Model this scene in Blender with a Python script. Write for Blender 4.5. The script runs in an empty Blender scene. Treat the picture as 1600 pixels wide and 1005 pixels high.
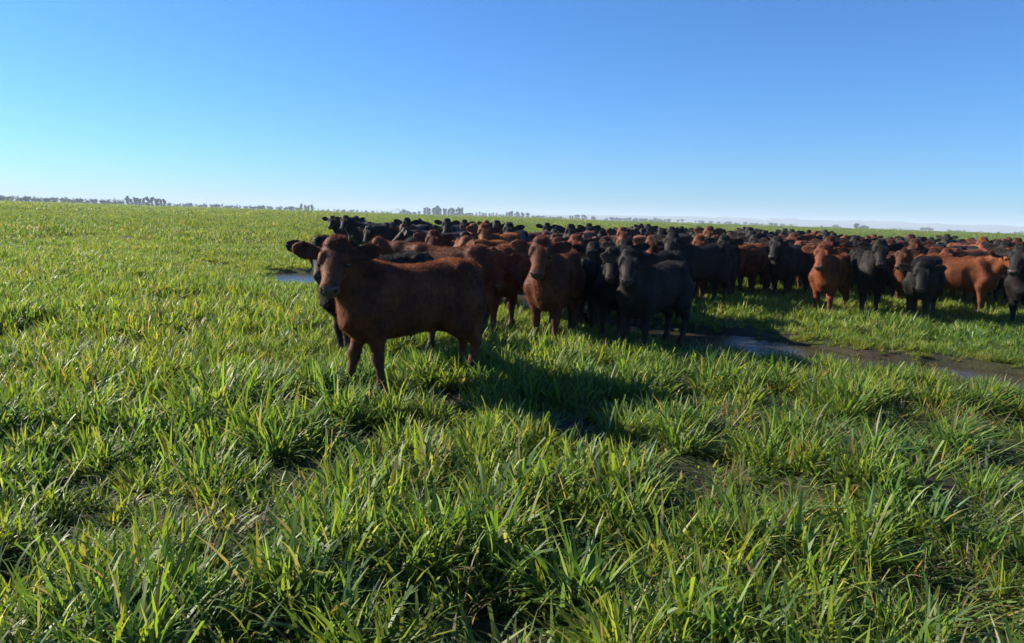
import bpy, math, random
import numpy as np
from mathutils import Vector, Matrix, Euler

R = math.radians
random.seed(7)
rng = np.random.default_rng(11)
scene = bpy.context.scene
COL = scene.collection

# ------------------------------------------------------------------ camera
W, H, F = 1600.0, 1005.0, 1164.0          # photograph size and focal length in its pixels
CAM_Z = 1.52
cam_data = bpy.data.cameras.new('camera')
cam_data.sensor_width = 36.0
cam_data.lens = 36.0 * F / W
cam_data.clip_start = 0.05
cam_data.clip_end = 30000.0
cam = bpy.data.objects.new('camera', cam_data)
COL.objects.link(cam)
CAM_M = Matrix.Rotation(R(90 - 8.0), 3, 'X') @ Matrix.Rotation(R(1.86), 3, 'Z')
cam.matrix_world = Matrix.Translation((0, 0, CAM_Z)) @ CAM_M.to_4x4()
scene.camera = cam

# ------------------------------------------------------------------ sky, sun, exposure
SUN_EL, SUN_AZ = R(28.0), R(71.0)         # azimuth: degrees to the left of straight ahead (+Y)
sun_dir = Vector((-math.sin(SUN_AZ) * math.cos(SUN_EL), math.cos(SUN_AZ) * math.cos(SUN_EL), math.sin(SUN_EL)))
world = bpy.data.worlds.new('World')
scene.world = world
world.use_nodes = True
wn = world.node_tree
bg = wn.nodes['Background']
sky = wn.nodes.new('ShaderNodeTexSky')
sky.sky_type = 'NISHITA'
sky.sun_disc = False
sky.sun_elevation = SUN_EL
sky.sun_rotation = -SUN_AZ
sky.altitude = 0.0
sky.air_density = 1.0
sky.dust_density = 0.2
sky.ozone_density = 10.0
wb = wn.nodes.new('ShaderNodeMix'); wb.data_type = 'RGBA'; wb.blend_type = 'MULTIPLY'   # the phone's white balance, over the whole sky alike
wb.inputs[0].default_value = 1.0
wb.inputs[7].default_value = (0.64, 0.91, 1.05, 1)
wn.links.new(sky.outputs[0], wb.inputs[6])
wn.links.new(wb.outputs[2], bg.inputs[0])
bg.inputs[1].default_value = 0.063
sun_data = bpy.data.lights.new('sun', 'SUN')
sun_data.energy = 5.0
sun_data.angle = R(0.53)
sun_data.color = (1.0, 0.90, 0.74)
sun = bpy.data.objects.new('sun', sun_data)
COL.objects.link(sun)
sun.rotation_euler = sun_dir.to_track_quat('Z', 'Y').to_euler()
sun.location = (-20, 8, 20)
vs = scene.view_settings
vs.view_transform = 'Standard'
vs.look = 'None'
vs.gamma = 1.0
vs.use_curve_mapping = False
vs.exposure = 1.4
cy = scene.cycles
cy.use_denoising = True
cy.max_bounces = 6
cy.diffuse_bounces = 2
cy.glossy_bounces = 2
cy.transmission_bounces = 3
cy.transparent_max_bounces = 4
cy.volume_bounces = 0
cy.caustics_reflective = False
cy.caustics_refractive = False

# ------------------------------------------------------------------ helpers
def ray(px, py):
    return (CAM_M @ Vector(((px - W / 2) / F, -(py - H / 2) / F, -1.0))).normalized()

def ground_at(px, py):
    d = ray(px, py)
    t = -CAM_Z / d.z
    return Vector((d.x * t, d.y * t, 0.0))

def at(px, D):
    """ground point at forward distance D whose image column is px"""
    x = 0.0
    py = 400.0
    inv = CAM_M.transposed()
    for _ in range(12):
        c = inv @ Vector((x, D, -CAM_Z))
        u = W / 2 + F * c.x / -c.z
        x += (px - u) * D / F
    return Vector((x, D, 0.0))

def noise2(x, y, seed=0):
    """smooth value noise in 0..1"""
    xi, yi = np.floor(x).astype(np.int64), np.floor(y).astype(np.int64)
    fx, fy = x - xi, y - yi
    fx = fx * fx * (3 - 2 * fx); fy = fy * fy * (3 - 2 * fy)
    def h(a, b):
        n = (a * 374761393 + b * 668265263 + seed * 1442695041) & 0x7fffffff
        n = ((n ^ (n >> 13)) * 1274126177) & 0x7fffffff
        return ((n ^ (n >> 16)) & 0xffff) / 65535.0
    a, b, c, d = h(xi, yi), h(xi + 1, yi), h(xi, yi + 1), h(xi + 1, yi + 1)
    return (a * (1 - fx) + b * fx) * (1 - fy) + (c * (1 - fx) + d * fx) * fy

def mesh_from(name, verts, faces, mat=None, smooth=False):
    me = bpy.data.meshes.new(name)
    verts = np.asarray(verts, dtype=np.float32)
    if isinstance(faces, np.ndarray):
        n = faces.shape[1]
        me.vertices.add(len(verts)); me.vertices.foreach_set('co', verts.ravel())
        me.loops.add(faces.size); me.loops.foreach_set('vertex_index', faces.astype(np.int32).ravel())
        me.polygons.add(len(faces))
        me.polygons.foreach_set('loop_start', np.arange(0, faces.size, n, dtype=np.int32))
        me.update(calc_edges=True)
    else:
        me.from_pydata([tuple(v) for v in verts], [], faces)
    me.validate()
    if mat is not None:
        me.materials.append(mat)
    if smooth:
        me.polygons.foreach_set('use_smooth', np.ones(len(me.polygons), dtype=bool))
    return me

def link(name, data, parent=None, loc=None):
    o = bpy.data.objects.new(name, data)
    COL.objects.link(o)
    if parent is not None:
        o.parent = parent
    if loc is not None:
        o.location = loc
    return o

def tag(o, label=None, cat=None, group=None, kind=None):
    if label: o['label'] = label
    if cat: o['category'] = cat
    if group: o['group'] = group
    if kind: o['kind'] = kind
    return o

class NT:
    """small node-tree writer"""
    def __init__(self, name):
        self.m = bpy.data.materials.new(name)
        self.m.use_nodes = True
        self.t = self.m.node_tree
        self.t.nodes.clear()
        self.out = self.t.nodes.new('ShaderNodeOutputMaterial')
    def n(self, kind, **kw):
        nd = self.t.nodes.new('ShaderNode' + kind)
        for k, v in kw.items():
            setattr(nd, k, v)
        return nd
    def put(self, sock, v):
        if hasattr(v, 'is_output'):
            self.t.links.new(v, sock)
        elif v is not None:
            sock.default_value = v
    def mix(self, f, a, b, mode='MIX'):
        nd = self.n('Mix', data_type='RGBA', blend_type=mode)
        self.put(nd.inputs[0], f); self.put(nd.inputs[6], a); self.put(nd.inputs[7], b)
        return nd.outputs[2]
    def math(self, op, a, b=None, c=None):
        nd = self.n('Math', operation=op)
        self.put(nd.inputs[0], a); self.put(nd.inputs[1], b)
        if c is not None: self.put(nd.inputs[2], c)
        return nd.outputs[0]
    def noise(self, scale, detail=3.0, rough=0.55, vec=None):
        nd = self.n('TexNoise')
        nd.inputs['Scale'].default_value = scale
        nd.inputs['Detail'].default_value = detail
        nd.inputs['Roughness'].default_value = rough
        if vec is not None: self.put(nd.inputs['Vector'], vec)
        return nd.outputs[0]
    def ramp(self, fac, stops):
        nd = self.n('ValToRGB')
        self.put(nd.inputs[0], fac)
        e = nd.color_ramp.elements
        while len(e) < len(stops): e.new(0.5)
        for el, (p, c) in zip(e, stops):
            el.position = p
            el.color = c if len(c) == 4 else (*c, 1)
        return nd.outputs[0]
    def surf(self, s):
        self.t.links.new(s, self.out.inputs[0])
        return self.m
# ------------------------------------------------------------------ cattle: one continuous body surface from a blended distance field
CELL = 0.0125

def surface_nets(D, org, h):
    """quad mesh of the zero level of grid D"""
    nx, ny, nz = D.shape
    ins = D < 0
    cnt = np.zeros((nx - 1, ny - 1, nz - 1), np.int8)
    acc = np.zeros((nx - 1, ny - 1, nz - 1, 3), np.float32)
    num = np.zeros((nx - 1, ny - 1, nz - 1), np.float32)
    crn = [(i, j, k) for i in (0, 1) for j in (0, 1) for k in (0, 1)]
    def sub(A, c): return A[c[0]:c[0] + nx - 1, c[1]:c[1] + ny - 1, c[2]:c[2] + nz - 1]
    for c in crn: cnt += sub(ins, c)
    act = (cnt > 0) & (cnt < 8)
    for a in crn:
        for ax in range(3):
            if a[ax]: continue
            b = list(a); b[ax] = 1
            da, db = sub(D, a), sub(D, b)
            cr = act & ((da < 0) != (db < 0))
            t = np.where(cr, da / np.where(cr, da - db, 1), 0)
            for q in range(3):
                acc[..., q] += np.where(cr, a[q] + (t if q == ax else 0), 0)
            num += cr
    idx = -np.ones(act.shape, np.int64)
    ii = np.argwhere(act)
    idx[act] = np.arange(len(ii))
    V = (ii + acc[act] / num[act][:, None]) * h + org
    quads = []
    for ax in range(3):
        u, v = (ax + 1) % 3, (ax + 2) % 3
        sl0 = [slice(1, -1)] * 3; sl0[ax] = slice(0, -1)
        sl1 = list(sl0); sl1[ax] = slice(1, None)
        A = ins[tuple(sl0)]; B = ins[tuple(sl1)]
        off = np.array([1, 1, 1]); off[ax] = 0
        for flip, msk in ((0, A & ~B), (1, ~A & B)):
            e = np.argwhere(msk) + off
            if not len(e): continue
            q = []
            for du, dv in ((0, 0), (1, 0), (1, 1), (0, 1)):
                p = e.copy(); p[:, u] -= du; p[:, v] -= dv
                q.append(idx[p[:, 0], p[:, 1], p[:, 2]])
            q = np.stack(q, 1)
            quads.append(q[:, ::-1] if flip else q)
    return V.astype(np.float32), np.concatenate(quads)

class Field:
    def __init__(self, lo, hi, h):
        self.h = h; self.lo = np.array(lo, np.float32)
        n = np.ceil((np.array(hi) - self.lo) / h).astype(int) + 1
        self.ax = [(self.lo[i] + h * np.arange(n[i])).astype(np.float32) for i in range(3)]
        self.D = np.full(n, 1.0, np.float32)
    def box(self, lo, hi):
        s = []
        for i in range(3):
            a = max(0, int((lo[i] - self.lo[i]) / self.h)); b = min(len(self.ax[i]), int((hi[i] - self.lo[i]) / self.h) + 2)
            s.append(slice(a, max(b, a + 1)))
        return tuple(s)
    def pts(self, s):
        return np.meshgrid(self.ax[0][s[0]], self.ax[1][s[1]], self.ax[2][s[2]], indexing='ij')
    def join(self, s, d, k):
        a = self.D[s]
        hh = np.maximum(k - np.abs(a - d), 0) / k
        self.D[s] = np.minimum(a, d) - hh * hh * k * 0.25
    def carve(self, s, d, k):
        a = self.D[s]; d = -d
        hh = np.maximum(k - np.abs(a - d), 0) / k
        self.D[s] = np.maximum(a, d) + hh * hh * k * 0.25
    def cone(self, a, b, ra, rb, k=0.05, sub=False):
        a = np.array(a, np.float32); b = np.array(b, np.float32)
        m = max(ra, rb) + k + 0.03
        s = self.box(np.minimum(a, b) - m, np.maximum(a, b) + m)
        X, Y, Z = self.pts(s)
        ab = b - a; L2 = float(ab @ ab) + 1e-9
        t = np.clip(((X - a[0]) * ab[0] + (Y - a[1]) * ab[1] + (Z - a[2]) * ab[2]) / L2, 0, 1)
        d = np.sqrt((X - a[0] - t * ab[0]) ** 2 + (Y - a[1] - t * ab[1]) ** 2 + (Z - a[2] - t * ab[2]) ** 2) - (ra + (rb - ra) * t)
        (self.carve if sub else self.join)(s, d, k)
    def loft(self, org, f, s_, n_, U, cw, hw, hh, k=0.05, e=2.0, bend=0.0, reach=0.4):
        """body of elliptic sections along axis f: U stations, cw centre offset on n, hw half width on s, hh half height on n"""
        org = np.array(org, np.float32)
        ends = [org + np.array(f) * u for u in (U[0], U[-1])]
        s = self.box(np.minimum(*ends) - reach, np.maximum(*ends) + reach)
        X, Y, Z = self.pts(s)
        X = X - org[0]; Y = Y - org[1]; Z = Z - org[2]
        u = X * f[0] + Y * f[1] + Z * f[2]; v = X * s_[0] + Y * s_[1] + Z * s_[2]; n = X * n_[0] + Y * n_[1] + Z * n_[2]
        uc = np.clip(u, U[0], U[-1])
        fine = np.linspace(U[0], U[-1], 80)
        def prof(P):
            p = np.interp(fine, U, P)
            for _ in range(3): p = np.convolve(np.pad(p, 3, 'edge'), np.ones(7) / 7, 'valid')
            return np.interp(uc, fine, p)
        w = prof(hw); h = prof(hh); c = prof(cw)
        n = n - c - bend * v * v
        q = (np.abs(v / w) ** e + np.abs(n / h) ** e) ** (1 / e)
        d = (q - 1) * np.minimum(w, h)
        over = np.abs(u - uc)
        d = np.where(over > 0, np.sqrt(np.maximum(d, 0) ** 2 + over ** 2), d)
        self.join(s, d, k)

def unit(v):
    v = np.array(v, float)
    return v / np.linalg.norm(v)

def direction(yaw, pitch):
    return np.array([math.cos(yaw) * math.cos(pitch), math.sin(yaw) * math.cos(pitch), math.sin(pitch)])

def build_cow(name, yaw=0.0, neck=35.0, nose=-52.0, step=(0, 0, 0, 0), tail=0.0, fat=0.83):
    """yaw: head turned to its own left; neck: rise of the neck; nose: pitch of the face; step: fore/aft shift of each hoof"""
    yaw, neck, nose = R(yaw), R(neck), R(nose)
    G = Field((-0.95, -0.72, -0.02), (1.45, 0.72, 1.52), CELL)
    # trunk
    U = [-0.74, -0.70, -0.62, -0.50, -0.35, -0.15, 0.08, 0.28, 0.42, 0.54, 0.60]
    top = np.array([0.99, 1.05, 1.12, 1.158, 1.145, 1.115, 1.105, 1.14, 1.14, 1.07, 1.00])
    bot = np.array([0.84, 0.76, 0.68, 0.63, 0.590, 0.525, 0.485, 0.472, 0.480, 0.54, 0.66])
    hw = np.array([0.05, 0.115, 0.18, 0.225, 0.25, 0.285, 0.292, 0.255, 0.225, 0.17, 0.10]) * fat
    G.loft((0, 0, 0), (1, 0, 0), (0, 1, 0), (0, 0, 1), U, (top + bot) / 2, hw, (top - bot) / 2, k=0.02, e=2.25, reach=1.3)
    for sd in (1, -1):
        # hip and shoulder masses
        G.cone((-0.50, sd * 0.115, 1.05), (-0.52, sd * 0.12, 0.80), 0.09, 0.14, 0.10)
        G.cone((-0.43, sd * 0.165, 1.085), (-0.47, sd * 0.15, 1.07), 0.040, 0.035, 0.05)          # hook bone
        G.cone((-0.31, sd * 0.30, 0.98), (-0.27, sd * 0.30, 0.86), 0.085, 0.06, 0.09, sub=True)   # hollow of the flank
        G.cone((-0.66, sd * 0.07, 1.02), (-0.64, sd * 0.10, 0.75), 0.06, 0.10, 0.08)
        G.cone((0.30, sd * 0.085, 1.06), (0.42, sd * 0.150, 0.74), 0.075, 0.12, 0.06)
        G.cone((0.15, sd * 0.315, 0.86), (0.19, sd * 0.315, 0.66), 0.075, 0.075, 0.09, sub=True)   # dip behind the shoulder
        G.cone((0.46, sd * 0.12, 0.76), (0.37, sd * 0.145, 0.62), 0.10, 0.095, 0.06)
        q = 0 if sd > 0 else 1
        dx = step[q]
        # fore leg
        el = np.array((0.36, sd * 0.138, 0.60)); kn = np.array((0.375 + dx * 0.55, sd * 0.125, 0.345)); ft = np.array((0.37 + dx, sd * 0.122, 0.115))
        G.cone(el, kn, 0.082, 0.047, 0.06); G.cone(kn + (0.006, 0, 0.02), kn - (0, 0, 0.03), 0.054, 0.049, 0.02)
        G.cone(kn, ft, 0.041, 0.034, 0.02); G.cone(ft, ft, 0.046, 0.046, 0.02)
        G.cone(ft, ft + (0.035, 0, -0.068), 0.042, 0.050, 0.02)
        # hind leg
        dx = step[2 + q]
        st = np.array((-0.43, sd * 0.165, 0.60)); hk = np.array((-0.665 + dx * 0.6, sd * 0.145, 0.415)); fh = np.array((-0.625 + dx, sd * 0.145, 0.115))
        G.cone((-0.52, sd * 0.14, 0.80), st, 0.15, 0.115, 0.07)
        G.cone(st + (-0.05, 0, 0.0), hk, 0.105, 0.050, 0.06); G.cone((-0.66, sd * 0.12, 0.72), hk + (0.005, 0, 0.03), 0.075, 0.040, 0.06)
        G.cone(hk + (-0.012, 0, 0.035), hk, 0.042, 0.050, 0.02)
        G.cone(hk, fh, 0.044, 0.036, 0.02); G.cone(fh, fh, 0.046, 0.046, 0.02)
        G.cone(fh, fh + (0.035, 0, -0.068), 0.042, 0.050, 0.02)
    # brisket, sheath/navel, tail
    G.cone((0.50, 0, 0.66), (0.42, 0, 0.55), 0.105, 0.08, 0.08)
    G.cone((-0.22, 0, 0.545), (-0.28, 0, 0.53), 0.035, 0.025, 0.05)
    tl = [np.array(p) for p in ((-0.66, 0, 1.10), (-0.745, 0, 1.05), (-0.775, 0.02 * tail, 0.88), (-0.765, 0.06 * tail, 0.66), (-0.755, 0.10 * tail, 0.50), (-0.75, 0.11 * tail, 0.34))]
    for (a, b, ra, rb) in zip(tl, tl[1:], (0.05, 0.036, 0.026, 0.022, 0.042), (0.036, 0.028, 0.022, 0.030, 0.012)):
        G.cone(a, b, ra, rb, 0.025)
    # neck
    n0 = np.array((0.40, 0, 0.90)); n1 = n0 + 0.25 * direction(yaw * 0.35, neck); n2 = n1 + 0.22 * direction(yaw * 0.72, neck * 0.9)
    upv = np.array((-math.sin(neck) * 0.7, 0, math.cos(neck) * 0.75 + 0.25)); upv /= np.linalg.norm(upv)
    for (a, b, wa, wb, oa, ob) in ((n0, n1, 0.135, 0.100, 0.100, 0.072), (n1, n2, 0.100, 0.088, 0.072, 0.022)):
        G.cone(a + upv * oa, b + upv * ob, wa * 0.93, wb * 0.93, 0.08)
        G.cone(a - upv * oa * 1.25, b - upv * ob * 1.1, wa, wb * 0.95, 0.08)
    G.cone(n0 - upv * 0.18, n1 - upv * 0.12, 0.09, 0.07, 0.08)
    # head in its own frame: f towards the muzzle, s to its left, n out of the forehead
    f = direction(yaw, nose); s_ = unit(np.cross((0, 0, 1), direction(yaw, 0))); n_ = np.cross(f, s_)
    P = n2 + direction(yaw * 0.85, neck * 0.6) * 0.05 + np.array((0, 0, 0.035))
    hd = lambda u, v, n: P + f * u + s_ * v + n_ * n
    Uh = [-0.06, -0.02, 0.04, 0.11, 0.165, 0.225, 0.29, 0.345, 0.395, 0.425]
    tp = np.array([0.035, 0.065, 0.078, 0.080, 0.074, 0.066, 0.058, 0.052, 0.044, 0.025])
    bt = np.array([-0.05, -0.085, -0.115, -0.142, -0.142, -0.112, -0.084, -0.072, -0.066, -0.05])
    wh = np.array([0.062, 0.100, 0.118, 0.124, 0.113, 0.086, 0.072, 0.072, 0.074, 0.054])
    G.loft(P, f, s_, n_, Uh, (tp + bt) / 2, wh, (tp - bt) / 2, k=0.06, e=2.35, reach=0.30)
    G.cone(hd(-0.025, 0.03, 0.045), hd(-0.025, -0.03, 0.045), 0.062, 0.062, 0.05)                     # poll
    eyes = []
    for sd in (1, -1):
        G.cone(hd(0.095, sd * 0.090, 0.048), hd(0.15, sd * 0.101, 0.040), 0.030, 0.022, 0.03)  # brow
        G.cone(hd(0.165, sd * 0.132, 0.012), hd(0.165, sd * 0.132, 0.012), 0.018, 0.016, 0.015, sub=True)
        eyes.append(hd(0.158, sd * 0.108, 0.014))
        G.cone(hd(0.385, sd * 0.047, 0.004), hd(0.405, sd * 0.040, -0.004), 0.026, 0.024, 0.03)   # nostril wing
        G.cone(hd(0.425, sd * 0.050, 0.010), hd(0.41, sd * 0.060, 0.012), 0.013, 0.010, 0.008, sub=True)
        # ear: a cupped leaf
        ed = unit(s_ * sd * 1.0 - f * 0.16 + np.array((0, 0, 0.12)))
        en = unit(n_ * 0.75 + f * 0.45 - np.array((0, 0, 0.1))); en = unit(en - ed * (en @ ed)); ew = np.cross(en, ed)
        root = hd(0.045, sd * 0.105, -0.012)
        G.loft(root, ed, ew, en, [0.0, 0.03, 0.075, 0.13, 0.185, 0.225, 0.25], np.zeros(7),
               np.array([0.034, 0.042, 0.062, 0.074, 0.068, 0.048, 0.020]), np.array([0.030, 0.022, 0.0155, 0.0145, 0.0145, 0.014, 0.012]), k=0.02, bend=4.5, reach=0.12)
    G.cone(hd(0.405, 0, -0.055), hd(0.345, 0, -0.085), 0.030, 0.030, 0.03)                  # chin
    V, Q = surface_nets(G.D, G.lo, CELL)
    # tiny relaxation so the grid does not show
    E = np.concatenate([Q[:, [0, 1]], Q[:, [1, 2]], Q[:, [2, 3]], Q[:, [3, 0]]])
    deg = np.bincount(E.ravel(), minlength=len(V))[:, None]
    for lam in (0.5, -0.5, 0.5, -0.48):
        S = np.zeros_like(V)
        for a, b in ((0, 1), (1, 0)):
            for q in range(3): S[:, q] += np.bincount(E[:, a], weights=V[E[:, b], q], minlength=len(V))
        V = V + lam * (S / np.maximum(deg, 1) - V)
    V[:, 2] = np.maximum(V[:, 2], 0.0)
    me = mesh_from(name, V, Q, None, smooth=True)
    # masks: r nose leather, g hoof, b inner ear, a nostril and mouth
    L = V - P
    u = L @ f; v = L @ s_; n = L @ n_
    nose_m = np.clip((u - 0.375 - 0.35 * np.maximum(n + 0.0, 0)) / 0.02, 0, 1) * (np.abs(v) < 0.095) * (n > -0.062) * (np.abs(n) < 0.12)
    hoof = np.clip((0.055 - V[:, 2]) / 0.012, 0, 1)
    dark = np.zeros(len(V))
    inner = np.zeros(len(V))
    for sd in (1, -1):
        dark = np.maximum(dark, np.linalg.norm(V - hd(0.420, sd * 0.054, 0.010), axis=1) < 0.018)
        ed = unit(s_ * sd * 1.0 - f * 0.16 + np.array((0, 0, 0.12)))
        root = hd(0.045, sd * 0.105, -0.012)
        along = (V - root) @ ed
        inner = np.maximum(inner, np.clip((along - 0.02) / 0.03, 0, 1) * (along < 0.19) * (np.abs((V - root) @ f) < 0.14) * ((V - root) @ n_ > -0.2) * (np.linalg.norm(V - root, axis=1) < 0.21))
    dark = np.maximum(dark, (u > 0.34) * (np.abs(n + 0.064) < 0.009) * (np.abs(v) < 0.1) * (u < 0.5) * 0.8)
    ca = me.color_attributes.new('mask', 'FLOAT_COLOR', 'POINT')
    ca.data.foreach_set('color', np.stack([nose_m, hoof, inner, dark], 1).astype(np.float32).ravel())
    info = dict(mesh=me, V=V, Q=Q, eyes=eyes, eye_dirs=[unit(s_ * sd * 0.8 + n_ * 0.25 + f * 0.1) for sd in (1, -1)],
                f=f, s=s_, n=n_, P=P, nose=nose_m, inner=inner, yaw=math.degrees(yaw))
    return info

def build_coat(info, count, length, seed, mat_slots=1):
    """winter hair as many thin tapering blades standing on the body surface"""
    r = np.random.default_rng(seed)
    V, Q = info['V'].astype(np.float64), info['Q']
    T = np.concatenate([Q[:, [0, 1, 2]], Q[:, [0, 2, 3]]])
    a, b, c = V[T[:, 0]], V[T[:, 1]], V[T[:, 2]]
    nn = np.cross(b - a, c - a); ar = np.linalg.norm(nn, axis=1); nn = nn / np.maximum(ar, 1e-12)[:, None]
    ctr = (a + b + c) / 3
    w = ar.copy()
    w *= np.where(info['nose'][T[:, 0]] > 0.2, 0.0, 1.0) * np.where(ctr[:, 2] < 0.10, 0.0, 1.0)
    w *= np.where(ctr[:, 2] > 0.95, 1.7, 1.0)
    pick = r.choice(len(T), size=count, p=w / w.sum())
    t1, t2 = r.random(count), r.random(count)
    sw = t1 + t2 > 1; t1[sw] = 1 - t1[sw]; t2[sw] = 1 - t2[sw]
    p = a[pick] + t1[:, None] * (b - a)[pick] + t2[:, None] * (c - a)[pick]
    n = nn[pick]
    # hair lies back and down; on the face it runs to the nose
    flow = np.tile(np.array([-0.55, 0, -0.75]), (count, 1))
    inhead = ((p - info['P']) @ info['f'] > 0.02) & (np.linalg.norm(p - info['P'], axis=1) < 0.5)
    flow[inhead] = info['f'] * 1.0 - np.array([0, 0, 0.3])
    crest = (n[:, 2] > 0.75) & ~inhead
    flow[crest] = np.array([-0.8, 0, 0.15])
    flow -= n * np.sum(flow * n, 1)[:, None]
    clump = noise2(p[:, 0] * 22 + p[:, 1] * 9, p[:, 2] * 12 + p[:, 1] * 13, seed)
    wave = noise2(p[:, 0] * 13 + 40, p[:, 2] * 7 + p[:, 1] * 5, seed + 1) - 0.5
    d = n * (0.30 + 0.6 * clump)[:, None] + flow * 0.75 + np.array([0.8, 0, 0]) * wave[:, None] + r.normal(0, 0.28, (count, 3))
    d /= np.linalg.norm(d, axis=1)[:, None]
    L = length * r.uniform(0.55, 1.15, count) * np.where(inhead, 0.62, 1.0) * np.where(crest, 1.15, 1.0) * np.where(p[:, 2] < 0.5, 0.6, 1.0)
    earish = (np.linalg.norm(p - info['P'], axis=1) < 0.36) & (np.abs((p - info['P']) @ info['s']) > 0.12)
    L = np.where(earish, L * 1.1, L)
    side = np.cross(d, r.normal(size=(count, 3))); side /= np.linalg.norm(side, axis=1)[:, None]
    wd = r.uniform(0.0016, 0.0032, count)[:, None]
    base = p - n * 0.004
    vv = np.stack([base - side * wd, base + side * wd, base + d * L[:, None]], 1).reshape(-1, 3)
    ff = np.arange(count * 3).reshape(-1, 3)
    return mesh_from('coat', vv, ff)

def hide_material(name, lo, hi, sheen, trans):
    t = NT(name)
    tc = t.n('TexCoord').outputs['Object']
    rnd = t.n('ObjectInfo').outputs['Random']
    m = t.n('Attribute', attribute_name='mask')
    sep = t.n('SeparateColor'); t.put(sep.inputs[0], m.outputs['Color'])
    big = t.noise(3.5, 4, 0.6, tc)
    mp = t.n('Mapping'); mp.inputs['Scale'].default_value = (1.0, 1.0, 0.45); t.put(mp.inputs[0], tc)
    tuft = t.noise(30, 4, 0.65, mp.outputs[0])
    f1 = t.math('ADD', t.math('MULTIPLY_ADD', big, 1.3, -0.38), t.math('MULTIPLY', rnd, 0.4))
    f1 = t.math('ADD', f1, t.math('MULTIPLY', t.math('SUBTRACT', tuft, 0.5), 0.8))
    col = t.ramp(f1, [(0.2, lo), (0.85, hi)])
    oc = t.n('ObjectInfo').outputs['Color']
    col = t.mix(1.0, col, oc, 'MULTIPLY')
    sx = t.n('SeparateXYZ'); t.put(sx.inputs[0], tc)
    mud = t.math('MULTIPLY', t.ramp(t.math('ADD', sx.outputs[2], t.math('MULTIPLY', t.math('SUBTRACT', t.noise(9, 3, 0.6, tc), 0.5), 0.5)), [(0.16, (1, 1, 1)), (0.42, (0, 0, 0))]), 0.7)
    col = t.mix(mud, col, (0.040, 0.030, 0.021, 1))
    nose = (0.045, 0.034, 0.032, 1) if 'red' not in name else (0.095, 0.052, 0.042, 1)
    col = t.mix(sep.outputs[0], col, nose)
    col = t.mix(t.math('MULTIPLY', sep.outputs[2], 0.35), col, (0.030, 0.016, 0.013, 1))
    col = t.mix(sep.outputs[1], col, (0.03, 0.025, 0.022, 1))
    col = t.mix(t.math('MULTIPLY', m.outputs['Alpha'], 0.9), col, (0.006, 0.004, 0.004, 1))
    p = t.n('BsdfPrincipled')
    t.put(p.inputs['Base Color'], col)
    t.put(p.inputs['Roughness'], t.math('SUBTRACT', 0.72, t.math('MULTIPLY', sep.outputs[0], 0.38)))
    p.inputs['Specular IOR Level'].default_value = 0.25
    bm = t.n('Bump'); bm.inputs['Strength'].default_value = 0.5; bm.inputs['Distance'].default_value = 0.015
    t.put(bm.inputs['Height'], t.math('ADD', tuft, t.math('MULTIPLY', big, 0.5)))
    t.put(p.inputs['Normal'], bm.outputs[0])
    return t.surf(p.outputs[0])

def hair_material(name, lo, hi, trans):
    t = NT(name)
    tc = t.n('TexCoord').outputs['Object']
    rnd = t.n('ObjectInfo').outputs['Random']
    big = t.noise(3.5, 4, 0.6, tc)
    mp = t.n('Mapping'); mp.inputs['Scale'].default_value = (1.0, 1.0, 0.45); t.put(mp.inputs[0], tc)
    fine = t.noise(30, 4, 0.65, mp.outputs[0])
    f1 = t.math('ADD', t.math('MULTIPLY_ADD', big, 1.2, -0.33), t.math('MULTIPLY', rnd, 0.25))
    f1 = t.math('ADD', f1, t.math('MULTIPLY', t.math('SUBTRACT', fine, 0.5), 0.9))
    col = t.ramp(f1, [(0.2, lo), (0.85, hi)])
    oc = t.n('ObjectInfo').outputs['Color']
    col = t.mix(1.0, col, oc, 'MULTIPLY')
    p = t.n('BsdfPrincipled')
    t.put(p.inputs['Base Color'], col)
    p.inputs['Roughness'].default_value = 0.6
    p.inputs['Specular IOR Level'].default_value = 0.18
    tr = t.n('BsdfTranslucent'); t.put(tr.inputs[0], col)
    mx = t.n('MixShader'); mx.inputs[0].default_value = trans
    t.put(mx.inputs[1], p.outputs[0]); t.put(mx.inputs[2], tr.outputs[0])
    return t.surf(mx.outputs[0])

RED = hide_material('red_hide', (0.058, 0.0135, 0.0055), (0.19, 0.056, 0.019), 0.3, 0)
BLACK = hide_material('black_hide', (0.003, 0.0028, 0.0032), (0.009, 0.0075, 0.007), 0.3, 0)
RED_HAIR = hair_material('red_hair', (0.090, 0.022, 0.008), (0.42, 0.150, 0.050), 0.5)
BLACK_HAIR = hair_material('black_hair', (0.0035, 0.0032, 0.0034), (0.020, 0.014, 0.0115), 0.42)
t = NT('eye_gloss')
p = t.n('BsdfPrincipled'); p.inputs['Base Color'].default_value = (0.008, 0.005, 0.004, 1); p.inputs['Roughness'].default_value = 0.08
EYE = t.surf(p.outputs[0])

def eye_mesh():
    vs_, fs_ = [], []
    nu, nv = 10, 6
    for j in range(nv + 1):
        th = math.pi * j / nv
        for i in range(nu):
            ph = 2 * math.pi * i / nu
            vs_.append((0.025 * math.sin(th) * math.cos(ph), 0.025 * math.sin(th) * math.sin(ph), 0.019 * math.cos(th)))
    for j in range(nv):
        for i in range(nu):
            fs_.append((j * nu + i, (j + 1) * nu + i, (j + 1) * nu + (i + 1) % nu, j * nu + (i + 1) % nu))
    return mesh_from('eye', vs_, fs_, EYE, True)
EYE_MESH = eye_mesh()
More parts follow.
